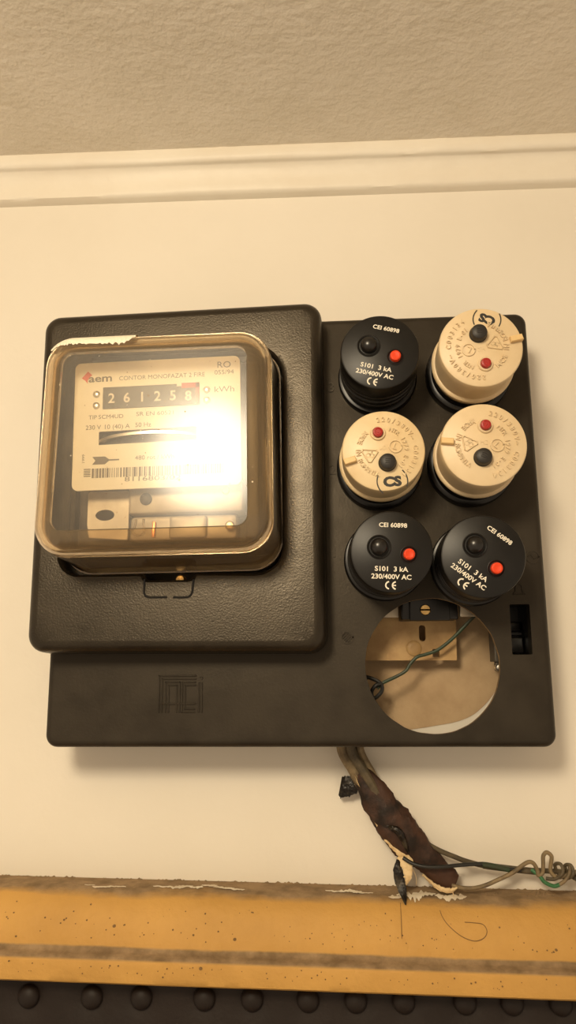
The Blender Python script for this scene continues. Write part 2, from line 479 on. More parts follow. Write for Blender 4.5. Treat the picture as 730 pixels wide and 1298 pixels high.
# door casing head (ochre), dusty along its ledges
cprof = [(0, -112.0), (9, -112.2), (15, -112.6), (18.5, -113.6), (22, -115.8), (25.6, -120.0), (29, -126.5), (30.9, -133.0), (31.2, -134.6),
         (32.2, -135.8), (34, -136.3), (36.4, -136.7), (37.6, -137.5), (38.0, -138.8), (38.2, -144.6), (37.8, -147.2), (36.6, -148.2), (20, -148.6), (0, -148.6)]
def face_p(z):
    """depth of the casing's sloping face at height z"""
    if z < -137.6: return 38.1
    pts = cprof[2:9]
    for (p0, z0), (p1, z1) in zip(pts[:-1], pts[1:]):
        if z1 <= z <= z0: return p0 + (p1 - p0)*(z0 - z)/(z0 - z1)
    return 31.0
loops = []
X0, X1, NX = -560, 460, 640
for i in range(NX + 1):
    x = X0 + (X1 - X0) * i / NX; lp = []
    for k, (p, z) in enumerate(cprof):
        w = noise.noise(Vector((x*0.02, k*0.3, 9.0)))*0.35 + noise.noise(Vector((x*0.12, k*0.7, 2.0)))*0.28
        if k in (8, 9): w += noise.noise(Vector((x*0.4, k, 7.0)))*0.5
        if k in (0, 17, 18): w = 0
        if k < 5: lp.append(V(x, p + (w if k > 2 else 0), z + w*0.9))
        else: lp.append(V(x, p + w*0.7, z + w*0.5))
    loops.append(lp)
cm = MB().loft(loops, True, True, closed=True)
nk = len(cprof)
for a in range(NX):
    for i in range(nk): cm.mi[a*nk + i] = 0
for u0, u1 in ((-560, -500), (400, 460)): cm.box(u0, u1, 0, 31, -ZB, -146)
casing = at_room(tag(cm.build('trim_2', 'casing_paint', smooth=40), 'ochre painted wooden door casing with dusty ledges', kind='structure'))

def blob(mb, pts, thick, surf, mi=0, jag=0.4, n=5):
    """thin irregular flake following surf(x, s) -> (x,p,z); pts = centre spine [(x, s, halfwidth)]"""
    top = []
    S = smooth_path([(x, s, w) for x, s, w in pts], n)
    up_ = [(x, s + max(.15, w)*(1 + jag*noise.noise(Vector((x*.9, 3, s))))) for x, s, w in S]
    dn = [(x, s - max(.15, w)*(1 + jag*noise.noise(Vector((x*.9, 8, s))))) for x, s, w in S]
    l0 = []; 
    for (xa, sa), (xb, sb) in zip(up_, dn):
        col = []
        for t in range(6):
            s = sa + (sb - sa)*t/5
            x, p, z, nx = surf(xa, s)
            k = 0.0 if t in (0, 5) else 1.0
            col.append(V(x, p + nx[0]*thick*(.15 + .85*k), z + nx[1]*thick*(.15 + .85*k)))
        l0.append(col)
    mb.loft(l0, closed=False, mi=mi)
def casing_surf(x, s):
    # s runs down over the upper edge of the casing: s<0 on the ledge, s>0 on the face
    pts = [(-18, 0, -112.0), (-9, 9, -112.2), (-3, 15, -112.6), (0.6, 18.5, -113.6), (4.7, 22, -115.8), (10.2, 25.6, -120), (17.5, 29, -126.5)]
    s = max(-17.9, min(17.4, s))
    for (a, p0, z0), (b, p1, z1) in zip(pts[:-1], pts[1:]):
        if a <= s <= b:
            t = (s-a)/(b-a); d = Vector((p1-p0, z1-z0)).normalized()
            return x, p0+(p1-p0)*t + 0.45*-d.y, z0+(z1-z0)*t + 0.45*d.x, (-d.y, d.x)
flake_zones = [(-95, -49, -9, -4.0, 15, 1.9), (24, 60, -6, -1, 10, 3.6), (-8, 15, -8, -4, 7, 1.5), (-130, -110, -5, -2, 5, 1.0)]
for xa, xb, sa, sb, cnt, sz in flake_zones:
    for i in range(cnt):
        t_ = (i + .5)/cnt; xc = xa + (xb - xa)*t_; w = (xb - xa)/cnt*rnd.uniform(.55, .95)
        sc = (sa + sb)/2 + (sb - sa)/2*noise.noise(Vector((xc*.13, 4.4, 1)))*1.5
        hw = sz*rnd.uniform(.35, 1.0)*(.5 + .7*math.sin(math.pi*t_))
        mb = MB(); blob(mb, [(xc - w, sc + rnd.uniform(-.5, .5), .15), (xc - w*.4, sc, hw), (xc + w*.4, sc + rnd.uniform(-.4, .4), hw*.8), (xc + w, sc, .15)], 0.2, casing_surf, jag=1.0)
        mb.build('paint_flake', 'chip_white', casing)
# grit gathered along the joint of casing and wall
mb = MB()
for i in range(300):
    x = rnd.uniform(-190, 130); r = rnd.uniform(.15, .7)*(1 + 1.2*noise.noise(Vector((x*.05, 2, 2)))); p_ = rnd.uniform(0, 1.8)
    c = [V(x + 3.2*r*math.cos(a*1.257 + i), p_ + r*math.sin(a*1.257 + i), -112.3) for a in range(5)]
    mb.add(c + [V(x + rnd.uniform(-r, r), p_*.4, -112.0 + r*rnd.uniform(.3, 1.3))], [[a, (a+1) % 5, 5] for a in range(5)])
tag(mb.build('joint_grit', 'casing_dust', casing), 'brown grit along the joint with the wall', kind='stuff')
# little pits in the ochre paint
mb = MB()
for i in range(190):
    x = rnd.uniform(-180, 130); z = rnd.choice([rnd.uniform(-132, -117), rnd.uniform(-131, -118), rnd.uniform(-144, -139)])
    r = rnd.choice([.15, .2, .2, .25, .3, .38]) * (1.9 if rnd.random() < .06 else 1)
    p = face_p(z) + .3
    w = noise.noise(Vector((x*0.02, 6*0.3, 9.0)))*0.25
    q = [(x + r*1.2*math.cos(a*math.pi/3 + i), p + w, z + r*math.sin(a*math.pi/3 + i)) for a in range(6)]
    mb.add([V(*t) for t in q] + [V(t[0], t[1]-1.2, t[2]) for t in q], [[0,1,2,3,4,5]] + [[a, (a+1) % 6, 6 + (a+1) % 6, 6 + a] for a in range(6)])
tag(mb.build('paint_pits', 'pit_brown', casing), 'small brown pits in the ochre paint', kind='stuff')

# padded door under the casing, with upholstery studs
studs = [(-213.7, -161.4), (-183, -160.9), (-152.4, -160.3), (-121.2, -159.7), (-96.9, -159.1), (-66.3, -158.5), (-43.3, -158.0), (-16.6, -157.4), (6.0, -156.9), (28.5, -156.4), (57.0, -155.8), (78.7, -155.3), (101.0, -154.8), (128, -154.4), (152, -154)]
dm = MB(); loops = []
for i in range(161):
    x = -500 + 900*i/160; lp = []
    for k in range(25):
        z = -149 - 31*k/24 if k < 24 else -ZB + 2
        d = min(math.hypot(x - a, z - b) for a, b in studs)
        puff = 21 + 3.2*(1 - math.exp(-(d/9)**2)) if k < 24 else 22
        lp.append(V(x, puff, z))
    loops.append(lp)
dm.loft(loops, closed=False)
dm.box(-500, 400, 0, 19, -ZB + 2, -149.4)
door = at_room(tag(dm.build('door_1', 'padded_leather', smooth=60), 'dark brown padded leather door below the ochre casing', kind='structure'))
sm = MB().lathe([(5.4, -1.5), (5.4, 0.3), (5.1, 1.6), (4.3, 2.7), (3.0, 3.5), (1.5, 3.95), (0.3, 4.05)], 24)
proto = sm.build('upholstery_stud', 'stud_leather', door, smooth=80)
for i, (x, z) in enumerate(studs):
    o = proto if i == 0 else proto.copy()
    if i: COL.objects.link(o); o.parent = door
    o.location = V(x, 22.0, z)

# ================================================================== FUSE BOARD
BP = 40.0   # front of the board
board = empty('fuse_board', 'black moulded plastic fuse board with a large round hole cut in it', 'fuse board', panel_pt(0, 0, 0), (0, -PANEL_A, 0))
q = [(0, 0), (248.9, 0), (248.9, 221.5), (0, 221.5)]
def bl(i, p, r): return [V(x, p, y) for x, y in rquad(inset(q, i), r, 8)]
mb = MB()
E_ = 3.6
seq = [(1.2, 0.0), (0.4, BP - 14), (0, BP - E_)] + [(E_*(1 - math.cos(t)), BP - E_ + E_*math.sin(t)) for t in [math.pi/2*k/6 for k in range(1, 7)]]
mb.loft([bl(i, p, 6.0 - i*.75) for i, p in seq])
face = rquad(inset(q, E_), 6.0 - E_*.75, 8)
hole = []
for i in range(96):
    a = 2*math.pi*i/96
    rr = 32.45 + 0.35*noise.noise(Vector((math.cos(a)*5, math.sin(a)*5, 0)))
    hole.append((191.6 + rr*math.cos(a), 38.6 + rr*math.sin(a)))
slot = rquad([(230.3, 43.3), (239.9, 43.3), (240.0, 67.6), (230.4, 67.6)], 0.6, 3)
mb.fill(face, [hole, slot], BP)
mb.loft([[V(x, BP, y) for x, y in hole], [V(x, BP - 2.6, y) for x, y in hole]], mi=1)
mb.loft([[V(x, BP, y) for x, y in slot], [V(x, BP - 7, y) for x, y in slot]], mi=0)
mb.fill(rquad(inset(q, 2.6), 4, 8), [hole, slot], BP - 2.6)
mb.build('shell', ['black_plastic', 'cut_edge'], board, smooth=40)
# raised numerals
for s, v, h in (('3', 182.7, 5.2), ('2', 138, 5.2), ('1', 94.9, 5.2)):
    t = MB(); text(t, s, 145.3, v, h, BP, raise_=0.45); t.build('raised_numeral', 'black_plastic', board)
# moulded monogram: ribs
t = MB()
LW = 0.75
for off in (-0.75, 0.75):
    o_ = off
    stroke(t, [(58.0 + o_, 17.0), (58.0 + o_, 33.5 - o_), (75.4, 33.5 - o_)], LW, BP, .5)
    stroke(t, [(61.3 + o_, 17.0), (61.3 + o_, 30.4 - o_), (66.8 - o_, 30.4 - o_), (66.8 - o_, 17.0)], LW, BP, .5)
    stroke(t, [(75.2, 30.4 - o_), (69.6 + o_, 30.4 - o_), (69.6 + o_, 17.6 + o_), (75, 17.6 + o_)], LW, BP, .5)
    stroke(t, [(77.9 + o_, 17.0), (77.9 + o_, 30.6)], LW, BP, .5)
stroke(t, [(58.5, 20.9), (75.2, 20.9)], 1.0, BP, .5)
ring_strip(t, 78.0, 33.4, 0.7, 0.7, BP, .5)
t.build('moulded_monogram', 'black_plastic', board, smooth=30)
# moulded round marks and bell outline
t = MB(); ring_strip(t, 150.6, 52.3, 2.9, 0.7, BP, .45)
for k in range(-2, 3):
    L = math.sqrt(max(0.1, 2.6**2 - (k*1.0)**2)); stroke(t, [(150.6 + k*1.0*.7 - L*.5, 52.3 - k*1.0*.7 - L*.5), (150.6 + k*.7 + L*.5, 52.3 - k*.7 + L*.5)], 0.45, BP, .3)
t.build('knockout_mark', 'black_plastic', board)
t = MB(); ring_strip(t, 243.2, 90.8, 3.1, 0.6, BP, .4)
stroke(t, [(240.9, 91.2), (242.3, 92), (243.6, 89.9), (245.2, 90.6)], 0.6, BP, .35)
t.build('moulded_earth_mark', 'black_plastic', board)
t = MB(); stroke(t, [(232.6, 72.6), (233.6, 74), (233.9, 76.6), (235.3, 78), (236.7, 76.6), (237.0, 74), (238.2, 72.6), (232.6, 72.6)], 0.6, BP, .4)
t.build('moulded_bell_mark', 'black_plastic', board)
# inside the slot
t = MB(); t.box(228, 242, 6, 14, 40, 71)                     # bottom of the deep slot and its walls
t.box(228, 230.2, 14, 34, 40, 71); t.box(240.1, 242, 14, 34, 40, 71); t.box(230.2, 240.1, 14, 34, 67.7, 71); t.box(230.2, 240.1, 14, 34, 40, 43.2)
t.box(230.6, 239.6, 14, 24, 44.2, 52, bevel=.5); t.box(230.6, 239.6, 14, 22, 53.4, 54.4); t.box(230.6, 239.6, 14, 20, 55.4, 60, bevel=.5)
t.build('slot_insert', 'black_gloss', board)
# what shows through the round hole
t = MB()
bar_hole = rquad([(188.6, 50.8), (192.0, 50.8), (192.0, 59.2), (188.6, 59.2)], 1.65, 6)
sq_hole = rquad([(195.2, 42.6), (198.8, 42.6), (198.8, 46.8), (195.2, 46.8)], 0.3, 2)
bo = [(140, 41.2), (207.6, 40.9), (208.4, 76), (140, 76)]
t.fill(bo, [bar_hole, sq_hole], 13)
for lp in (bo, bar_hole, sq_hole): t.loft([[V(x, 13, y) for x, y in lp], [V(x, 9.5, y) for x, y in lp]])
t.fill(bo, [bar_hole, sq_hole], 9.5)
t.box(150, 156, 0.5, 9.6, 44, 74); t.box(201, 205, 0.5, 9.6, 60, 74)
bar = t.build('mounting_bar', 'pertinax', board)
t = MB(); t.lathe([(4.0, 13), (4.0, 13.6), (3.2, 14.2), (1.5, 14.3)], 20, 185.6, 47.2)
t.build('rivet', 'pertinax', bar)
t = MB(); t.box(178.4, 207.0, 13, 29, 61.2, 84, bevel=.8)
t.box(182.5, 202.5, 29, 31.5, 60.6, 84, bevel=.5)
car = t.build('fuse_carrier', 'black_gloss', board)
t = MB(); t.lathe([(2.7, 30.5), (2.7, 31.5)], 24, 190.3, 65.9)
for sg in (-1, 1):
    a0 = math.asin(.4/2.7)
    hd = [(190.3 + 2.7*math.cos(a0 + (math.pi - 2*a0)*k/14), 65.9 + sg*2.7*math.sin(a0 + (math.pi - 2*a0)*k/14)) for k in range(15)]
    t.loft([[V(x, 31.5, y) for x, y in hd], [V(x, 32.1, y) for x, y in hd], [V(190.3 + (x - 190.3)*.86, 32.5, 65.9 + sg*.4 + (y - 65.9 - sg*.4)*.86) for x, y in hd]], False, True)
t.build('carrier_screw', 'brass', car)
for u in (167, 208.5):
    t = MB(); t.box(u, u + 10.5, 22, 25, 62.6, 78, bevel=.5); t.build('contact_strip', 'chassis_metal', board)
t = MB(); t.box(224.4, 227.2, 14, 27, 40, 70, bevel=.4)
t.box(225.2, 229.0, 20, 24, 35.4, 42, bevel=.5)
clip = t.build('contact_clip', 'dark_metal', board)
t = MB(); t.lathe([(1.9, 22), (1.9, 25.2), (1.3, 25.9), (.3, 26.1)], 16, 226.6, 37.2); t.build('clip_screw', 'disc_metal', clip)

# green earth wire inside the hole
wr = empty('green_wire', 'thin dark green wire curling across the round hole of the board', 'wire', panel_pt(0, 0, 0), (0, -PANEL_A, 0))
t = MB(); path = smooth_path([(222, 26, 69), (214.5, 23, 61.6), (205.2, 22, 52.4), (197.4, 21, 46.4), (191, 20.5, 44), (186.2, 20.5, 42.6), (182.6, 20.5, 39), (180.5, 20.5, 35.9), (176, 20.5, 33.2), (168.3, 21, 29.7), (165.6, 21.5, 27)], 6)
t.tube(path, 0.85, 8); t.build('insulation', 'green_insulation', wr)
t = MB(); path = smooth_path([(150, 20, 33), (158, 21, 33.0), (163, 22, 32.0), (167.2, 22.5, 29.6), (167.9, 22.4, 26.4), (166, 22, 23.6), (163.4, 21.5, 22.2), (162.6, 22.5, 25.4), (164.6, 23.3, 28.6), (167.4, 22.6, 29.4)], 6)
t.tube(path, 1.0, 8); t.build('dark_end', 'dark_insulation', wr)

# ================================================================== METER FRAME
FP = 60.0
frame = empty('meter_frame', 'black moulded frame standing proud around the glass meter cover', 'meter frame', panel_pt(0, BP, 0), (0, -PANEL_A, 0))
fq = [(-4.9, 45.4), (141.2, 44.4), (141.5, 223.6), (-5.4, 220.8)]
def fl_(i, p, r): return [V(x, p - BP, y) for x, y in rquad(inset(fq, i), r, 8)]
mb = MB()
R_ = 5.6
seq = [(0.5, BP - 0.2), (0, BP + 2), (0.6, FP - R_)] + [(0.6 + R_*(1 - math.cos(t)), FP - R_ + R_*math.sin(t)) for t in [math.pi/2*k/7 for k in range(1, 8)]]
mb.loft([fl_(i, p, 9.0 - i*.6) for i, p in seq])
fface = rquad(inset(fq, 0.6 + R_), 9.0 - (0.6 + R_)*.6, 8)
oq = [(10.6, 83.2), (120.1, 82.4), (120.9, 199.4), (9.8, 199.0)]
FC = Vector((65.7, 139.7))
def frame_dish(a):
    """the face sinks towards the opening, most along the right limb"""
    t = max(0.0, min(1.0, (math.cos(a) - 0.25)/0.6)); return 0.25 + 0.8*t*t*(3 - 2*t)
def ray_hit(poly, a):
    d = Vector((math.cos(a), math.sin(a))); best = None
    for i in range(len(poly)):
        p0 = Vector(poly[i]) - FC; e = Vector(poly[(i+1) % len(poly)]) - FC - p0
        den = d.x*e.y - d.y*e.x
        if abs(den) < 1e-12: continue
        r = (p0.x*e.y - p0.y*e.x)/den; w = (p0.x*d.y - p0.y*d.x)/den
        if r > 0 and -1e-6 <= w <= 1 + 1e-6: best = r if best is None else min(best, r)
    return FC + d*best
def opening(d):
    base = rquad(inset(oq, -d), [10 + d, 13 + d, 17 + d, 12 + d], 8)
    # notch for the sealing tab in the lower edge
    res = []
    for i, pt in enumerate(base):
        res.append(pt)
        if i == 8:
            y = 83.0 - d
            res += [(52.6 - d, y), (53.6 - d, y - 2.2), (55, y - 3.0), (75, y - 3.0), (76.6 + d, y - 2.2), (77.6 + d, y)]
    return res
angs = sorted({round(math.atan2(y - FC.y, x - FC.x), 5) for x, y in fface + opening(1.2)} | {round(-math.pi + 2*math.pi*k/160 + .003, 5) for k in range(160)})
ring_o = [ray_hit(fface, a) for a in angs]; ring_i = [ray_hit(opening(1.2), a) for a in angs]
ring_2 = [ray_hit(opening(0.5), a) for a in angs]; ring_3 = [ray_hit(opening(0.0), a) for a in angs]
rings = []
for k in range(9):
    t = k/8
    rings.append([V(*(lambda q, h: (q.x, h, q.y))(o_.lerp(i_, t), FP - BP - frame_dish(a)*t**1.6)) for o_, i_, a in zip(ring_o, ring_i, angs)])
rings.append([V(q.x, FP - 1.6 - BP, q.y) for q in ring_2]); rings.append([V(q.x, FP - 2.3 - BP, q.y) for q in ring_3]); rings.append([V(q.x, 1, q.y) for q in ring_3])
mb.loft(rings)
mb.build('frame_shell', 'frame_plastic', frame, smooth=40)
t = MB()
FL = FP - BP - 0.15
t.tube(smooth_path([(53.4, FL, 80.4), (53.3, FL, 75), (53.9, FL, 72.6), (56, FL, 71.7), (60, FL, 71.6), (64.6, FL, 71.6)], 5), 0.55, 8)
t.tube(smooth_path([(67.6, FL, 71.5), (72, FL, 71.4), (75.2, FL, 71.8), (76.6, FL, 73.4), (77.0, FL, 76), (77.3, FL, 80)], 5), 0.55, 8)
t.build('seal_tab_rib', 'black_gloss', frame)
t = MB(); t.lathe([(2.4, 8), (2.4, 13.4), (1.9, 14.1), (.4, 14.4)], 20, 69.4, 80.6)
t.build('seal_screw', 'brass', frame)

# ================================================================== ELECTRICITY METER
MC = (-83.0, 98.2); MA = math.radians(1.35)
meter = empty('electricity_meter', 'old electricity meter with yellowed clear cover and white nameplate', 'electricity meter', world_pt(MC[0], BP + .2, MC[1]), (0, -MA, 0))
def mloop(hu, hv0, hv1, r, p):
    k = max(0, min(1, (p - 58)/30))      # the cover leans out a little on its left side
    return [V(x, p - BP, y) for x, y in rquad([(-hu - 3.7*k, hv0), (hu, hv0), (hu, hv1), (-hu - 1.2*k, hv1)], r, 10)]
# base tray
t = MB(); t.loft([mloop(53.6, -54.6, 56.6, 14, BP + .2), mloop(53.6, -54.6, 56.6, 14, BP + 12), mloop(51.5, -52.5, 54.5, 12.5, BP + 12), mloop(51.5, -52.5, 54.5, 12.5, BP + 4)], True, True)
t.build('base_tray', 'dark_metal', meter)
# cover: side walls yellowed, front clear
GP = 100.0
sec = [(54.0, -55.6, 57.4, 15, BP + 9), (54.0, -55.6, 57.4, 15, BP + 17.5), (53.6, -55.0, 56.0, 15, BP + 21), (53.1, -53.2, 54.0, 15, BP + 35), (52.6, -51.8, 52.2, 14.6, GP - 12)]
nst = len(sec)
for k in range(1, 9):
    a = math.pi/2*k/8; s = 10.5*(1 - math.cos(a)); 
    sec.append((52.6 - s, -51.8 + s, 52.2 - s, 14.6 - s*.9, GP - 12 + 12*math.sin(a)))
loops = [mloop(*x) for x in sec]
t = MB(); t.loft(loops[:nst], mi=0)
t.fill([(q.x/MM, q.z/MM) for q in loops[-1]], [], GP - BP, mi=1)
cover = t.build('cover', ['cover_side', 'cover_clear'], meter, smooth=60)
cover['label'] = 'dusty yellowed transparent meter cover'
# thick moulded shoulder joining the sides and the front
TH = 3.0
inner = [(52.6 - TH, -51.8 + TH, 52.2 - TH, 12.0, GP - 12)]
for k in range(1, 7):
    a = math.pi/2*k/6; q_ = 7.5*(1 - math.cos(a))
    inner.append((52.6 - TH - q_, -51.8 + TH + q_, 52.2 - TH - q_, 12.0 - q_*.9, GP - 12 + 9.2*math.sin(a)))
t = MB(); t.loft(loops[nst-1:] + [mloop(*x) for x in inner[::-1]] + [loops[nst-1]])
sh = t.build('cover_shoulder', 'cover_thick', cover, smooth=60)
# rim flange of the cover
t = MB(); t.loft([mloop(54.0, -55.6, 57.4, 15, BP + 15), mloop(54.3, -56.0, 57.8, 15.3, BP + 15), mloop(54.3, -56.0, 57.8, 15.3, BP + 17), mloop(54.0, -55.6, 57.4, 15, BP + 17)])
t.build('cover_flange', 'cover_side', cover)
# white paint splashed on the upper left edge of the cover
def surf_at(level, idx):
    n = len(loops[0]); l0 = int(level); ft = level - l0; i0 = int(idx) % n; fi = idx - int(idx)
    def g(l): return loops[l][i0].lerp(loops[l][(i0+1) % n], fi)
    return g(l0).lerp(g(min(l0+1, len(loops)-1)), ft)
n = len(loops[0]); t = MB(); cols = []
# path along the outline: from the straight top edge round the top-left corner (corner index 3)
top_len = 40
par = []
for i in range(90):
    s = i / 89
    par.append(s)
ctr = Vector((0, 0, 0))
TL0, TR1 = 33, 32      # index of the first vertex of the top-left arc / last vertex of the top-right arc
for i, s in enumerate(par):
    if s < 0.66: idx = TR1 + 0.62 + 0.38*(s/0.66)
    else: idx = 33 + (s - 0.66)/0.34*6.2
    rag = noise.noise(Vector((i*.32, 0, 4)))*.55 + noise.noise(Vector((i*1.1, 2, 4)))*.35
    end = min(1, s*10) * min(1, (1 - s)*5)
    lo = 4.6; hi = 6.2 + (4.2 + rag*1.4) * (0.3 + 0.7*end) * (1 - .25*s)
    col = []
    for k in range(9):
        lv = lo + (hi - lo)*k/8
        pt = surf_at(lv, idx); out = Vector((pt.x, 0, pt.z)).normalized() * .0006 + Vector((0, -.0006, 0))
        col.append(pt + out * (0.25 if k in (0, 8) else 1))
    cols.append(col)
t.loft(cols, closed=False)
sp = t.build('paint_splash', 'splash_paint', cover, smooth=60); sp['label'] = 'splash of white wall paint on the cover edge'
# dust specks on the front of the cover
t = MB()
for i in range(70):
    x = rnd.uniform(-45, 45); y = rnd.uniform(-40, 42); r = rnd.choice([.14, .18, .2, .26, .4])
    t.add([V(x + r*math.cos(a*math.pi/3), GP - BP + .05, y + r*1.1*math.sin(a*math.pi/3)) for a in range(6)], [[0,1,2,3,4,5]], 0 if rnd.random() < .6 else 1)
tag(t.build('dust_specks', ['pit_brown', 'chip_white'], cover), 'dark and pale dust specks on the cover', kind='stuff')

# nameplate (own slight turn), local coordinates centred on the plate
plate = bpy.data.objects.new('nameplate', None)
bpy.data.objects.remove(plate)
PW, PH = 40.0, 31.6
NP = 82.0 - BP
t = MB()
pq = [(-PW, -PH), (PW, -PH), (PW, PH), (-PW, PH)]
win_disc = rquad([(-27.7, -9.8), (19.0, -9.2), (19.0, -2.6), (-27.7, -3.2)], .4, 2)
po = rquad(pq, 3.0, 6)
t.fill(po, [win_disc], 0)
for lp in (po, win_disc): t.loft([[V(x, 0, y) for x, y in lp], [V(x, -.9, y) for x, y in lp]])
t.fill(po, [win_disc], -.9)
plate = t.build('nameplate', 'nameplate_white', meter)
cx, cz = (-86.2 - MC[0]), (110.5 - MC[1])
plate.location = V(cx*math.cos(MA) + cz*math.sin(MA), NP, -cx*math.sin(MA) + cz*math.cos(MA))
plate.rotation_euler = (0, -math.radians(0.5), 0)
# photo-measured layout on the plate: x,y in mm from its centre
def pl(fx, fy): return (-PW + fx*2*PW, PH - fy*2*PH)      # fractions from the top-left corner
def line(s, fx, fy, h, w=None, bold=0.0, ang=0.0, mat='grey_ink', name='printed_line'):
    m = MB(); x, y = pl(fx, fy); text(m, s, x, y, h, 0.02, w, ang, bold, 0.05); return m.build(name, mat, plate)
line('aem', .155, .125, 3.7, 11.4, .02, mat='grey_ink', name='logo_lettering')
m = MB(); x, y = pl(.075, .115)
star = [(-2.7, -.4), (.3, 3.0), (2.4, 1.0), (1.0, -.2), (.2, -1.6), (.3, -3.2), (-1.0, -1.6)]
m.loft([[V(x+a, 0.0, y+b) for a, b in star], [V(x+a, .07, y+b) for a, b in star]], True, True); m.build('logo_mark', 'red_ink', plate)
line('CONTOR MONOFAZAT 2 FIRE', .53, .135, 2.15, 41.5)
line('RO', .905, .065, 3.1, 6.4)
line('055/94', .905, .125, 2.2, 9.2)
line('kWh', .905, .26, 2.9, 9.4)
line('TIP', .115, .435, 2.0, 4.0); line('5CM4UD', .225, .435, 2.0, 12.0); line('SR EN 60521', .49, .425, 2.0, 18)
line('230 V', .12, .515, 2.2, 7.4); line('10 (40) A', .265, .515, 2.2, 12); line('50 Hz', .42, .51, 2.2, 7.5)
line('480 rot / kWh', .49, .765, 2.1, 18.5)
line('8116803/02', .48, .925, 2.2, 26.5)
line('1999', .065, .755, 1.3, 4.0, ang=math.pi/2)
# register
m = MB(); xa, ya = pl(.175, .375); xb, yb = pl(.62, .205)
m.box(xa, xb, 0, .5, ya, yb); xc, _ = pl(.735, 0); m.box(xb - .2, xc, 0, .5, ya, yb - 1.2)
reg = m.build('register', 'register_dark', plate)
m = MB(); x0, y0 = pl(.65, .24); x1, y1 = pl(.757, .20)
m.box(x0, x1, 0, .55, y0, y1); m.box(xc, x1, 0, .55, ya, y1); m.build('register_red_frame', 'red_ink', plate)
for i, ch in enumerate('261258'):
    x, y = pl(.228 + i*.0925, .293 + (.008 if i == 5 else 0)); m = MB(); text(m, ch, x, y, 4.8, .5, None, 0, .012, .15); m.build('register_digit', 'white_print', plate)
for i, (fx, fy) in enumerate(((.135, .255), (.135, .345), (.80, .26), (.80, .34))):
    m = MB(); x, y = pl(fx, fy)
    m.lathe([(1.7, 0), (1.7, .5), (1.2, .9), (.3, 1.0)], 20, x, y); m.build('plate_rivet', 'disc_metal', plate)
# rotor disc behind its window
m = MB(); m.box(-30, 21, -9, -8, -12, -1); m.build('rotor_recess', 'register_dark', plate)
m = MB(); 
loopsd = []
for i in range(33):
    a = math.pi*(i/32)
    loopsd.append([V(-4.4 + 26*math.cos(a)*1.0, -7.9 + 6.4*math.sin(a), -7.6 + 3.0*math.sin(a)), V(-4.4 + 26*math.cos(a), -7.9 + 6.4*math.sin(a), -6.2 + 3.0*math.sin(a)),
                   V(-4.4 + 22*math.cos(a), -8.2, -6.2 + 3*math.sin(a))])
m.loft(loopsd, closed=False); m.build('rotor_disc', 'disc_metal', plate)
# arrow
m = MB(); x, y = pl(.155, .775)
ar = [(-2.9, 1.9), (3.2, 1.9), (5.2, .45), (10, .45), (10, -.25), (5.2, -.25), (3.2, -1.9), (-2.9, -1.9), (-1.4, 0)]
m.fill([(x + a, y + b) for a, b in ar], [], .06); m.build('rotation_arrow', 'grey_ink', plate)
# barcode
m = MB(); _, yt = pl(0, .835); _, yb = pl(0, .895); xx, _ = pl(.07, 0)
for k in range(5): m.box(xx, xx + 3.2, 0, .06, yt - 4.2*k/5 - .5, yt - 4.2*k/5)
xx, _ = pl(.118, 0); xe, _ = pl(.90, 0)
while xx < xe:
    w = rnd.choice([.35, .35, .7, 1.0]); m.box(xx, xx + w, 0, .06, yb - .8, yt); xx += w + rnd.choice([.35, .4, .75])
m.build('barcode', 'grey_ink', plate)

# mechanism under the nameplate
t = MB(); t.box(-46, 46, 4, 22, -47, 50, bevel=2); t.build('mechanism_body', 'dark_metal', meter)
t = MB()
bq = rquad([(-36.5, -41), (-18, -43), (-18, -18), (-38, -18), (-38, -34)], 1.0, 3)
oval = [(-29.5 + 4.6*math.cos(a*math.pi/12), -29.5 + 2.7*math.sin(a*math.pi/12)) for a in range(24)]
t.fill(bq, [oval], 32)
for lp in (bq, oval): t.loft([[V(x, 32, y) for x, y in lp], [V(x, 30, y) for x, y in lp]])
t.fill(bq, [oval], 30)
t.build('mounting_bracket', 'chassis_metal', meter)
t = MB(); t.box(-17.5, 37, 22, 35, -30, -14, bevel=1.2); t.box(-17.5, 34, 22, 32, -44, -30.3, bevel=2.0); t.box(2, 20, 30, 34.2, -43, -31, bevel=1.5)
mag = t.build('brake_magnet', 'chassis_metal', meter)
t = MB(); t.lathe([(2.9, 34.5), (2.9, 35.6), (2.2, 36.2), (.4, 36.4)], 20, -9, -23); t.build('magnet_screw', 'dark_metal', mag)
t = MB(); t.box(-6.2, -4.6, 31.5, 34, -42, -33.5, bevel=.3); t.build('copper_lead', 'copper', meter)
for (x, y, r) in ((29, -20, 2.0), (31, -37, 2.3)):
    t = MB(); t.lathe([(r, 33), (r, 35.6), (r*.7, 36.4), (.3, 36.6)], 18, x, y); t.build('terminal_screw', 'brass', meter)
t = MB(); t.tube(smooth_path([(-13, 37, -33), (-13.2, 37.6, -36), (-14.2, 38, -39), (-12.4, 38.4, -41), (-9.6, 38.4, -41), (-8.4, 38, -39), (-9.4, 37.6, -36), (-9.4, 37, -33)], 4), .6, 8)
t.build('clear_hook', 'clear_bead', meter)
t = MB(); t.box(38, 46, 22, 30, -44, 46, bevel=1.5); t.build('side_rail', 'dark_metal', meter)

# ================================================================== FUSES
def fuse_root(label, base, face, fp, group):
    group = 'screw-in fuses on the board'
    b = panel_pt(base[0], BP, base[1]); f_ = panel_pt(face[0], fp, face[1])
    ax = (f_ - b); H = ax.length / MM
    qd = Vector((0, -1, 0)).rotation_difference(ax.normalized())
    o = empty('screw_in_fuse', label, 'fuse', b, group=group)
    o.rotation_euler = qd.to_euler()
    return o, H

def rot2(x, y, a): return x*math.cos(a) - y*math.sin(a), x*math.sin(a) + y*math.cos(a)

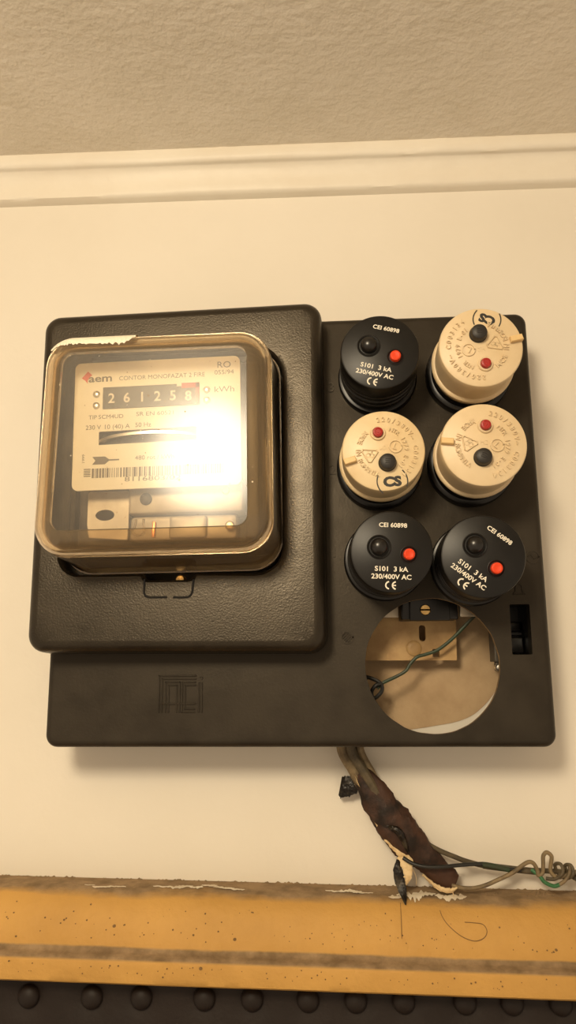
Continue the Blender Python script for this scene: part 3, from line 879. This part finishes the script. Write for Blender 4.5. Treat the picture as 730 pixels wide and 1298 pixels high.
def black_fuse(label, base, face, fp, ang):
    o, H = fuse_root(label, base, face, fp, None)
    A = math.radians(ang); R = 18.9
    m = MB().lathe([(20.4, -0.5), (20.4, 3.2), (19.8, 4.2), (18.4, 4.6)], 72); m.build('socket_collar', 'black_gloss', o)
    m = MB().lathe([(17.6, 2), (18.3, 6), (18.6, 9), (19.1, 9.4), (19.1, 11.6), (18.4, 12), (18.4, 15), (19.3, 15.4), (19.3, 17.6), (18.5, 18), (18.5, 20)], 72); m.build('body', 'fuse_black', o)
    m = MB().lathe([(18.5, 19.8), (19.2, 20.3), (19.2, 22.5), (18.6, 23), (18.9, 23.6), (R, H - 1.0), (R - .25, H - .35), (R - .9, H)], 96); m.build('cap', 'fuse_black', o)
    # print
    def prt(name, fn):
        mm = MB(); fn(mm); ob = mm.build(name, 'white_print', o); return ob
    def ln(s, x, y, h, w):
        def fn(mm):
            X, Y = rot2(x*R, y*R, A); text(mm, s, X, Y, h*R, H, w*R, A, .02, .05)
        prt('printed_line', fn)
    ln('CEI 60898', .02, .65, .105, .68); ln('S101  3 kA', .0, -.42, .115, .80); ln('230/400V AC', .0, -.605, .115, .96)
    def ce(mm):
        deg = math.degrees(A)
        for dx, e in ((-.075, False), (.085, True)):
            X, Y = rot2((dx + .03)*R, -.815*R, A)
            ring_strip(mm, X, Y, .085*R, .034*R, H, .05, 95 + deg, 265 + deg, 40)
            if e:
                a_, b_ = rot2((dx - .055)*R, -.815*R, A), rot2((dx + .015)*R, -.815*R, A); stroke(mm, [a_, b_], .03*R, H, .05)
    prt('printed_ce_mark', ce)
    # buttons
    X, Y = rot2(-.31*R, .1*R, A)
    m = MB().lathe([(5.6, H - .2), (5.6, H + .45), (5.2, H + .7), (4.7, H + .45), (4.6, H + .1)], 40, X, Y, cap1=True); m.build('button_ring', 'fuse_black', o)
    m = MB().lathe([(4.0, H - .2), (4.0, H + 1.6), (3.75, H + 2.6), (3.1, H + 3.5), (2.0, H + 4.2), (.9, H + 4.5), (.1, H + 4.55)], 40, X, Y); m.build('push_button', 'button_black', o, smooth=80)
    X, Y = rot2(.41*R, -.06*R, A)
    m = MB().lathe([(4.1, H - .2), (4.1, H + .4), (3.7, H + .6), (3.2, H + .3), (3.1, H + .1)], 36, X, Y); m.build('button_ring', 'fuse_black', o)
    m = MB().lathe([(2.6, H - .2), (2.6, H + 2.0), (2.4, H + 2.5), (1.8, H + 2.75), (.9, H + 2.55), (.1, H + 2.5)], 32, X, Y); t_ = m.build('trip_button', 'button_red', o); t_['label'] = 'bright red reset button'
    return o

def cream_fuse(label, base, face, fp, ang, stamp=None, mat='cream_bakelite', R=19.7):
    o, H = fuse_root(label, base, face, fp, None)
    A = math.radians(ang)
    m = MB().lathe([(21.6, -0.5), (21.6, 4), (21.2, 5.4), (20.2, 6.0), (19.2, 6.2), (19.2, 9), (18.8, 9.6)], 72); m.build('socket_collar', 'black_gloss', o)
    m = MB().lathe([(17.8, 3), (18.2, 9), (18.7, 15.4), (20.2, 16.2), (20.5, 17.0), (20.5, 18.2), (20.1, 18.8), (19.2, 19.2)], 96); m.build('skirt', mat, o)
    m = MB().lathe([(19.0, 18.6), (19.2, 24), (R - .1, H - 5), (R, H - 1.3), (R - .3, H - .4), (R - 1.0, H)], 96); m.build('cap', mat, o)
    rt_ = MB()
    deg = ang
    text_arc(rt_, '220/380V~ C003134', .775*R, 99 + deg, -9.35, .115*R, H, raise_=.75, bold=.012)
    text_arc(rt_, 'NTR 1979 E-01', .555*R, 70 + deg, -9.6, .105*R, H, raise_=.75, bold=.012)
    text_arc(rt_, 'MADE IN ROMANIA', .60*R, 136 + deg, 8.6, .115*R, H, inward=True, raise_=.75, bold=.012)
    rt_.build('raised_lettering', mat, o)
    em = MB()
    X, Y = rot2(.29*R, .1*R, A); ring_strip(em, X, Y, .148*R, .028*R, H, .7)
    text(em, 'L', X, Y, .15*R, H, None, A - .35, .01, .7)
    cx_, cy_ = -.32*R, -.1*R
    tri = [rot2(cx_ + .19*R*math.cos(a), cy_ + .19*R*math.sin(a), A) for a in (math.radians(w) for w in (150, 90, 30, -30, -75, -105, -150))]
    tri = [rot2(cx_ + a*R, cy_ + b*R, A) for a, b in ((-.17, .12), (.15, .10), (.18, .05), (.02, -.19), (-.04, -.19), (-.19, .06), (-.17, .12))]
    stroke(em, tri, .03*R, H, .7)
    for k in range(3):
        a = math.radians(90 + 120*k); X, Y = rot2(cx_ - .005*R + .05*R*math.cos(a), cy_ + .01*R + .05*R*math.sin(a), A); ring_strip(em, X, Y, .05*R, .022*R, H, .3, n=16)
    X, Y = rot2(-.01*R, .06*R, A); text(em, 'H2', X, Y, .11*R, H, None, A + .3, .0, .25)
    em.build('raised_emblems', mat, o)
    # buttons
    X, Y = rot2(-.13*R, .43*R, A)
    m = MB().lathe([(3.6, H - .2), (3.5, H + .9), (3.2, H + 1.25), (2.7, H + 1.25), (2.5, H + .8)], 36, X, Y); m.build('button_ring', mat, o)
    m = MB().lathe([(2.35, H - .2), (2.35, H + 2.4), (2.15, H + 2.9), (1.5, H + 3.1), (1.2, H + 2.85), (.7, H + 2.85), (.5, H + 3.05), (.05, H + 3.05)], 32, X, Y); t_ = m.build('trip_button', 'button_dark_red', o); t_['label'] = 'dark red reset button'
    X, Y = rot2(.09*R, -.31*R, A)
    m = MB().lathe([(4.2, H - .2), (4.2, H + .7), (3.9, H + 1.0), (3.8, H + 3.2), (3.5, H + 4.0), (2.7, H + 4.5), (1.4, H + 4.75), (.1, H + 4.8)], 40, X, Y)
    for k in (-1, 0, 1):
        x0_, y0_ = rot2(-1.1, k*.9, A); x1_, y1_ = rot2(1.1, k*.9, A); stroke(m, [(X + x0_, Y + y0_), (X + x1_, Y + y1_)], .35, H + 4.65, .3)
    m.build('push_button', 'button_rubber', o)
    # index tab near the rim
    m = MB()
    a_ = A + math.radians(198); 
    c_ = Vector((math.cos(a_), math.sin(a_))); tv = Vector((-c_.y, c_.x))
    qd = [c_*(R*w) + tv*h for w, h in ((1.0, -1.35), (.985, 1.35), (.70, 1.35), (.70, -1.35))]
    qi = inset([tuple(x) for x in qd][::-1], .3) if False else [tuple((c_*(R*w) + tv*h)) for w, h in ((.985, -1.1), (.97, 1.1), (.715, 1.1), (.715, -1.1))]
    m.loft([[V(x[0], H - 1, x[1]) for x in qd], [V(x[0], H + 2.3, x[1]) for x in qd], [V(x[0], H + 2.6, x[1]) for x in qi]], True, True)
    m.build('index_tab', 'cream_tab', o)
    if stamp:
        sx, sy, sa, ssz = stamp
        m = MB(); text(m, 'CS', sx*R, sy*R, .20*R*ssz, H, .40*R*ssz, math.radians(sa), .06, .06)
        ring_strip(m, sx*R, sy*R, .33*R*ssz, .03*R, H, .06, sa - 25, sa + 45, 50); ring_strip(m, sx*R, sy*R, .33*R*ssz, .03*R, H, .06, sa + 150, sa + 228, 50)
        t_ = m.build('ink_stamp', 'black_ink', o); t_['label'] = 'black CS ink stamp'
    return o

black_fuse('black screw-in fuse beside the raised numeral 3 above a stamped cream fuse', (169.4, 186.2), (169.0, 186.4), 76, -13.5)
cream_fuse('cream fuse in the board corner with its red button below its black one', (216.0, 186.4), (216.3, 185.8), 79, 174, (.17, .70, 158, 1.0), 'cream_bakelite_pale')
cream_fuse('yellowed cream fuse with black CS stamp near the lower rim', (168.8, 137.4), (169.1, 137.0), 77, 0, (.2, -.76, 4, 1.1), R=19.4)
cream_fuse('unstamped cream fuse between a stamped cream fuse and the board edge', (214.8, 138.0), (214.7, 137.8), 80, -23, None, 'cream_bakelite_pale')
black_fuse('black screw-in fuse with level white lettering above the brass carrier screw', (170.2, 90.2), (171.5, 89.7), 75, -2)
black_fuse('black screw-in fuse with steeply turned white lettering above the board slot', (213.0, 87.2), (212.3, 86.7), 76, -37)

# ================================================================== CABLES BELOW THE BOARD
cable = at_room(empty('taped_cable', 'old cable bundle in torn brown tape hanging below the board', 'cable', (0, 0, 0)))
for i, (pts, mt, r) in enumerate((
        ([(0, 14, -30), (0.5, 12, -44), (6, 11, -54), (14, 10, -68), (24, 10, -82), (36, 10, -94)], 'tan_insulation', 3.0),
        ([(4, 17, -30), (5, 15, -44), (11, 14, -54), (20, 13, -69), (29, 12, -83), (40, 12, -95)], 'olive_insulation', 2.5),
        ([(9, 14, -30), (9.5, 12, -44), (15.5, 10, -56), (22, 9, -69), (30, 9, -82), (40, 9, -94)], 'tan_insulation', 2.2))):
    m = MB(); m.tube(smooth_path(pts, 6), r, 10); m.build('core', mt, cable)
# tape wrap: irregular flattened sleeve
spine = smooth_path([(9.8, 12, -55, 4.4), (14.5, 12, -62, 6.8), (20.5, 12.5, -72, 8.4), (27, 12.5, -81, 9.4), (33.5, 12, -88, 9.2), (39.5, 11.5, -94, 7.4), (46, 11, -100, 6.0), (52, 10, -105.4, 6.2), (56, 9.5, -107.6, 4.6)], 7)
loops = []
for i, (x, p, z, w) in enumerate(spine):
    a = spine[max(0, i-1)]; b = spine[min(len(spine)-1, i+1)]
    d = Vector((b[0]-a[0], b[2]-a[2])).normalized(); nn = Vector((-d.y, d.x)); lp = []
    for k in range(28):
        t_ = 2*math.pi*k/28
        nz = noise.noise(Vector((math.cos(t_)*1.6, math.sin(t_)*1.6, i*.22)))*.15 + noise.noise(Vector((math.cos(t_)*4, math.sin(t_)*4, i*.55)))*.10
        rr = w*(1 + nz); crease = .7*math.sin(i*.5 + 3*math.cos(t_))
        lp.append(V(x + nn.x*math.cos(t_)*rr, max(1.0, p + math.sin(t_)*rr*.48 + crease*.4), z + nn.y*math.cos(t_)*rr))
    loops.append(lp)
m = MB().loft(loops, True, True); m.build('tape_wrap', 'tape_brown', cable, smooth=30)
m = MB(); cen = [(24.5, 17.4, -80.5), (28, 17.8, -80), (30, 18, -83), (27, 18, -87)]
m.tube(smooth_path([(22.5, 16.2, -80), (25, 18.0, -80.6), (28, 18.6, -82), (30.5, 18.0, -86.5), (32.5, 16.6, -92)], 5), [.5 + 1.3*math.sin(math.pi*i/20) + .5*noise.noise(Vector((i*.7, 0, 0))) for i in range(21)], 8)
m.build('tape_fold', 'tape_black', cable)
def ribbon(name, pts, mat, thick=0.5, label=None, parent=cable, seed=0):
    jg = .75 if mat == 'torn_paper' else .25
    """ragged strip: pts (x,p,z,halfwidth,dirx,dirz)"""
    m = MB(); lps = []
    S = smooth_path(pts, 6)
    for i, (x, p, z, w, dx, dz) in enumerate(S):
        L = math.hypot(dx, dz) or 1; dx /= L; dz /= L
        wa = w*(1 + jg*noise.noise(Vector((i*.73, seed, 0)))); wb = w*(1 + jg*noise.noise(Vector((i*.73, seed, 9))))
        lps.append([V(x - dx*wa, p, z - dz*wa), V(x, p + thick*1.4, z), V(x + dx*wb, p + .2, z + dz*wb), V(x + dx*wb, p - thick, z + dz*wb), V(x, p - thick*.2, z), V(x - dx*wa, p - thick, z - dz*wa)])
    m.loft(lps, True, True); o = m.build(name, mat, parent, smooth=50)
    if label: o['label'] = label
    return o
ribbon('torn_edge', [(6.4, 13, -56, .25, 1, .5), (9.6, 13.2, -63, .5, 1, .6), (13.2, 13.6, -71, .5, 1, .5), (17.4, 14, -79.5, .6, 1, .6), (21.2, 14.4, -85.5, .9, 1, .8), (26.4, 14.8, -91, 1.2, 1, 1), (31.6, 15, -95, 1.8, 1, 1), (35.4, 15, -98, .9, 1, 1)], 'torn_paper', .5, 'pale torn paper edge', seed=1)
ribbon('torn_flap', [(29, 14, -90, 1.2, 1, 0), (30.5, 15, -95, 2.6, 1, .1), (32.2, 15.5, -100, 2.4, 1, .1), (32.4, 15.5, -104, 1.6, 1, .1), (31.4, 15, -107.5, .3, 1, 0)], 'torn_paper', .5, 'pale torn paper flap', seed=2)
ribbon('hanging_tape_end', [(28, 14, -96, 1.0, 1, 0), (27.6, 14.5, -101, 2.3, 1, 0), (28.4, 15, -106, 2.5, 1, .1), (29.6, 17, -110.5, 1.8, 1, .1), (30.4, 21, -114.6, .4, 1, 0)], 'tape_black', .6, 'dark hanging tape end', seed=3)
ribbon('lower_torn_edge', [(39.5, 14.5, -102.5, .5, 1, 1), (44.5, 14, -106.8, .8, 1, 1), (49, 14, -109.3, 1.3, 1, 1), (53.5, 13.5, -109.8, 1.3, .4, 1), (56.5, 13, -108.6, .5, 0, 1)], 'torn_paper', .5, 'pale torn paper edge', seed=4)
ribbon('side_tape_end', [(9, 9, -62, 4.0, .3, 1), (5, 8, -62.6, 5.0, .2, 1), (1, 7, -63.2, 5.4, .2, 1), (-.8, 6, -63.0, 4.8, .2, 1)], 'tape_black', .9, 'glossy black tape end', seed=5)
# frayed fibre threads
m = MB()
m.tube(smooth_path([(33, 15, -98), (35.4, 16, -101), (36.4, 16, -104.5), (36.2, 16, -107)], 5), .12, 5)
m.tube(smooth_path([(54, 14, -110), (54.4, 15, -112), (54.2, 17, -113.6)], 5), .2, 5)
m.build('frayed_thread', 'torn_paper', cable)

def wire(label, name, pts, r, mat, sub=7, extra=()):
    o = at_room(empty(name, label, 'wire', (0, 0, 0), group='loose wires below the board'))
    path = smooth_path(pts, sub)
    m = MB(); m.tube(path, r, 9); m.build('insulation', mat, o, smooth=60)
    for nm, p2, r2, m2 in extra:
        m = MB(); m.tube(smooth_path(p2, sub), r2, 9); m.build(nm, m2, o, smooth=60)
    return o
wire('olive cloth-covered wire leaving the taped cable highest up', 'cloth_wire',
     [(30, 10, -80), (38.1, 10, -86.4), (44, 11, -89.8), (49.7, 11, -92.5), (56, 11, -94.8), (61.2, 11, -96.6), (70, 10, -98.8), (80.3, 9.5, -99.9), (90, 9.5, -100.6), (99.3, 9.5, -100.6), (108, 9, -101), (116, 8, -102.4), (126, 8, -103.5)], 1.25, 'olive_insulation',
     extra=(('bare_splice', [(70, 10.4, -98.6), (78, 10.6, -99.4), (88, 10, -100.4), (95, 10, -100.9)], 1.6, 'olive_insulation'),))
wire('smooth black wire lying across the taped cable end', 'black_wire',
     [(30, 16.5, -94.5), (34.5, 17.5, -96.8), (41, 18.2, -98), (49.2, 17.6, -98), (57, 15.5, -97.6), (64.6, 14, -97.3), (70, 13.4, -97.2), (75.5, 13, -98), (80.5, 12.6, -99.2), (88, 12.4, -100)], 0.95, 'dark_insulation',
     extra=(('green_sleeve', [(69, 13.5, -97.5), (73.5, 13.4, -98), (78, 13.2, -98.9), (82, 13, -99.6)], 1.35, 'green_insulation'),))
wire('tan wire rising from the casing and bent into an upright loop', 'looped_wire',
     [(54, 12, -107.6), (58, 12.5, -108.6), (64.2, 13, -108.6), (70, 13, -107.2), (76, 13.2, -104.6), (83.6, 14, -100.7), (88, 14.4, -97.4), (91.2, 14.6, -95.6), (93.8, 14.4, -96.2), (95.6, 14, -99.6), (95.8, 14, -101.6), (98, 13.8, -100.4), (98.4, 14.2, -96.4), (98.6, 14.4, -92.6), (100.4, 14.2, -91.0), (102.6, 14, -92.6), (102.4, 13.4, -96), (102.2, 12.6, -100), (105, 12.6, -102.6), (110, 12.8, -101.4), (118, 12, -99)], 1.0, 'tan_insulation')
wire('bright green wire end sagging below the tangled wires', 'green_tail_wire',
     [(93, 12, -99.6), (96.5, 13.8, -102), (98.6, 14.4, -104.6), (102.6, 14.6, -106.2), (105.4, 14.4, -105.6)], 0.95, 'vivid_green_insulation',
     extra=(('bare_end', [(105.2, 14.4, -105.7), (108.6, 14.4, -103.4), (111, 14, -99.8), (111.2, 13, -97.4)], 0.85, 'tan_insulation'),))
wire('coiled brown wire knotted around the ends of the tangled wires', 'knotted_wire',
     [(100, 11.5, -103.6), (104, 13, -103.4), (107.4, 14.6, -100), (107.2, 13, -96.6), (105, 10.5, -97.4), (106.4, 9.6, -101.4), (109.4, 12, -103.2), (112.4, 14.6, -100.6), (112, 13.2, -97), (109.8, 10.5, -97.8), (112, 10, -102), (115.5, 11.5, -104), (121, 12, -104)], 0.85, 'olive_insulation')

# loose hairs lying on the casing
for pts, lab in (([(46.6, -116.2), (47.4, -118.4), (50, -121.6), (55.6, -125.4), (61.4, -127), (65.8, -125.8), (67.6, -123.2), (66, -120.7), (61.4, -120.2), (57.6, -120.1)], 'brown hair curled in a hook on the ochre casing'),
                 ([(28.1, -114.2), (27.9, -120), (27.7, -127)], 'straight brown hair hanging on the ochre casing')):
    pts = [(x, face_p(z) + .45, z) for x, z in pts]
    m = MB(); m.tube(smooth_path(pts, 6), 0.17, 5)
    at_room(tag(m.build('loose_hair', 'pit_brown'), lab, 'hair', 'hairs on the casing'))
# crumbs of debris on the ledge beside the wires
db = []
m = MB()
for i in range(26):
    x = rnd.uniform(70, 108); r = rnd.uniform(.35, 1.1)*(1.6 if 92 < x < 98 else 1); p = rnd.uniform(4, 11)
    c = [V(x + r*math.cos(a*1.257 + i)*1.3, p + r*math.sin(a*1.257 + i), -112.7) for a in range(5)]
    m.add(c + [V(x + .2*r, p, -112.2 + r*1.2)], [[a, (a+1) % 5, 5] for a in range(5)] + [[4, 3, 2, 1, 0]])
at_room(tag(m.build('plaster_crumbs', 'casing_dust'), 'brown plaster crumbs along the dusty ledge under the wires', 'debris', kind='stuff'))
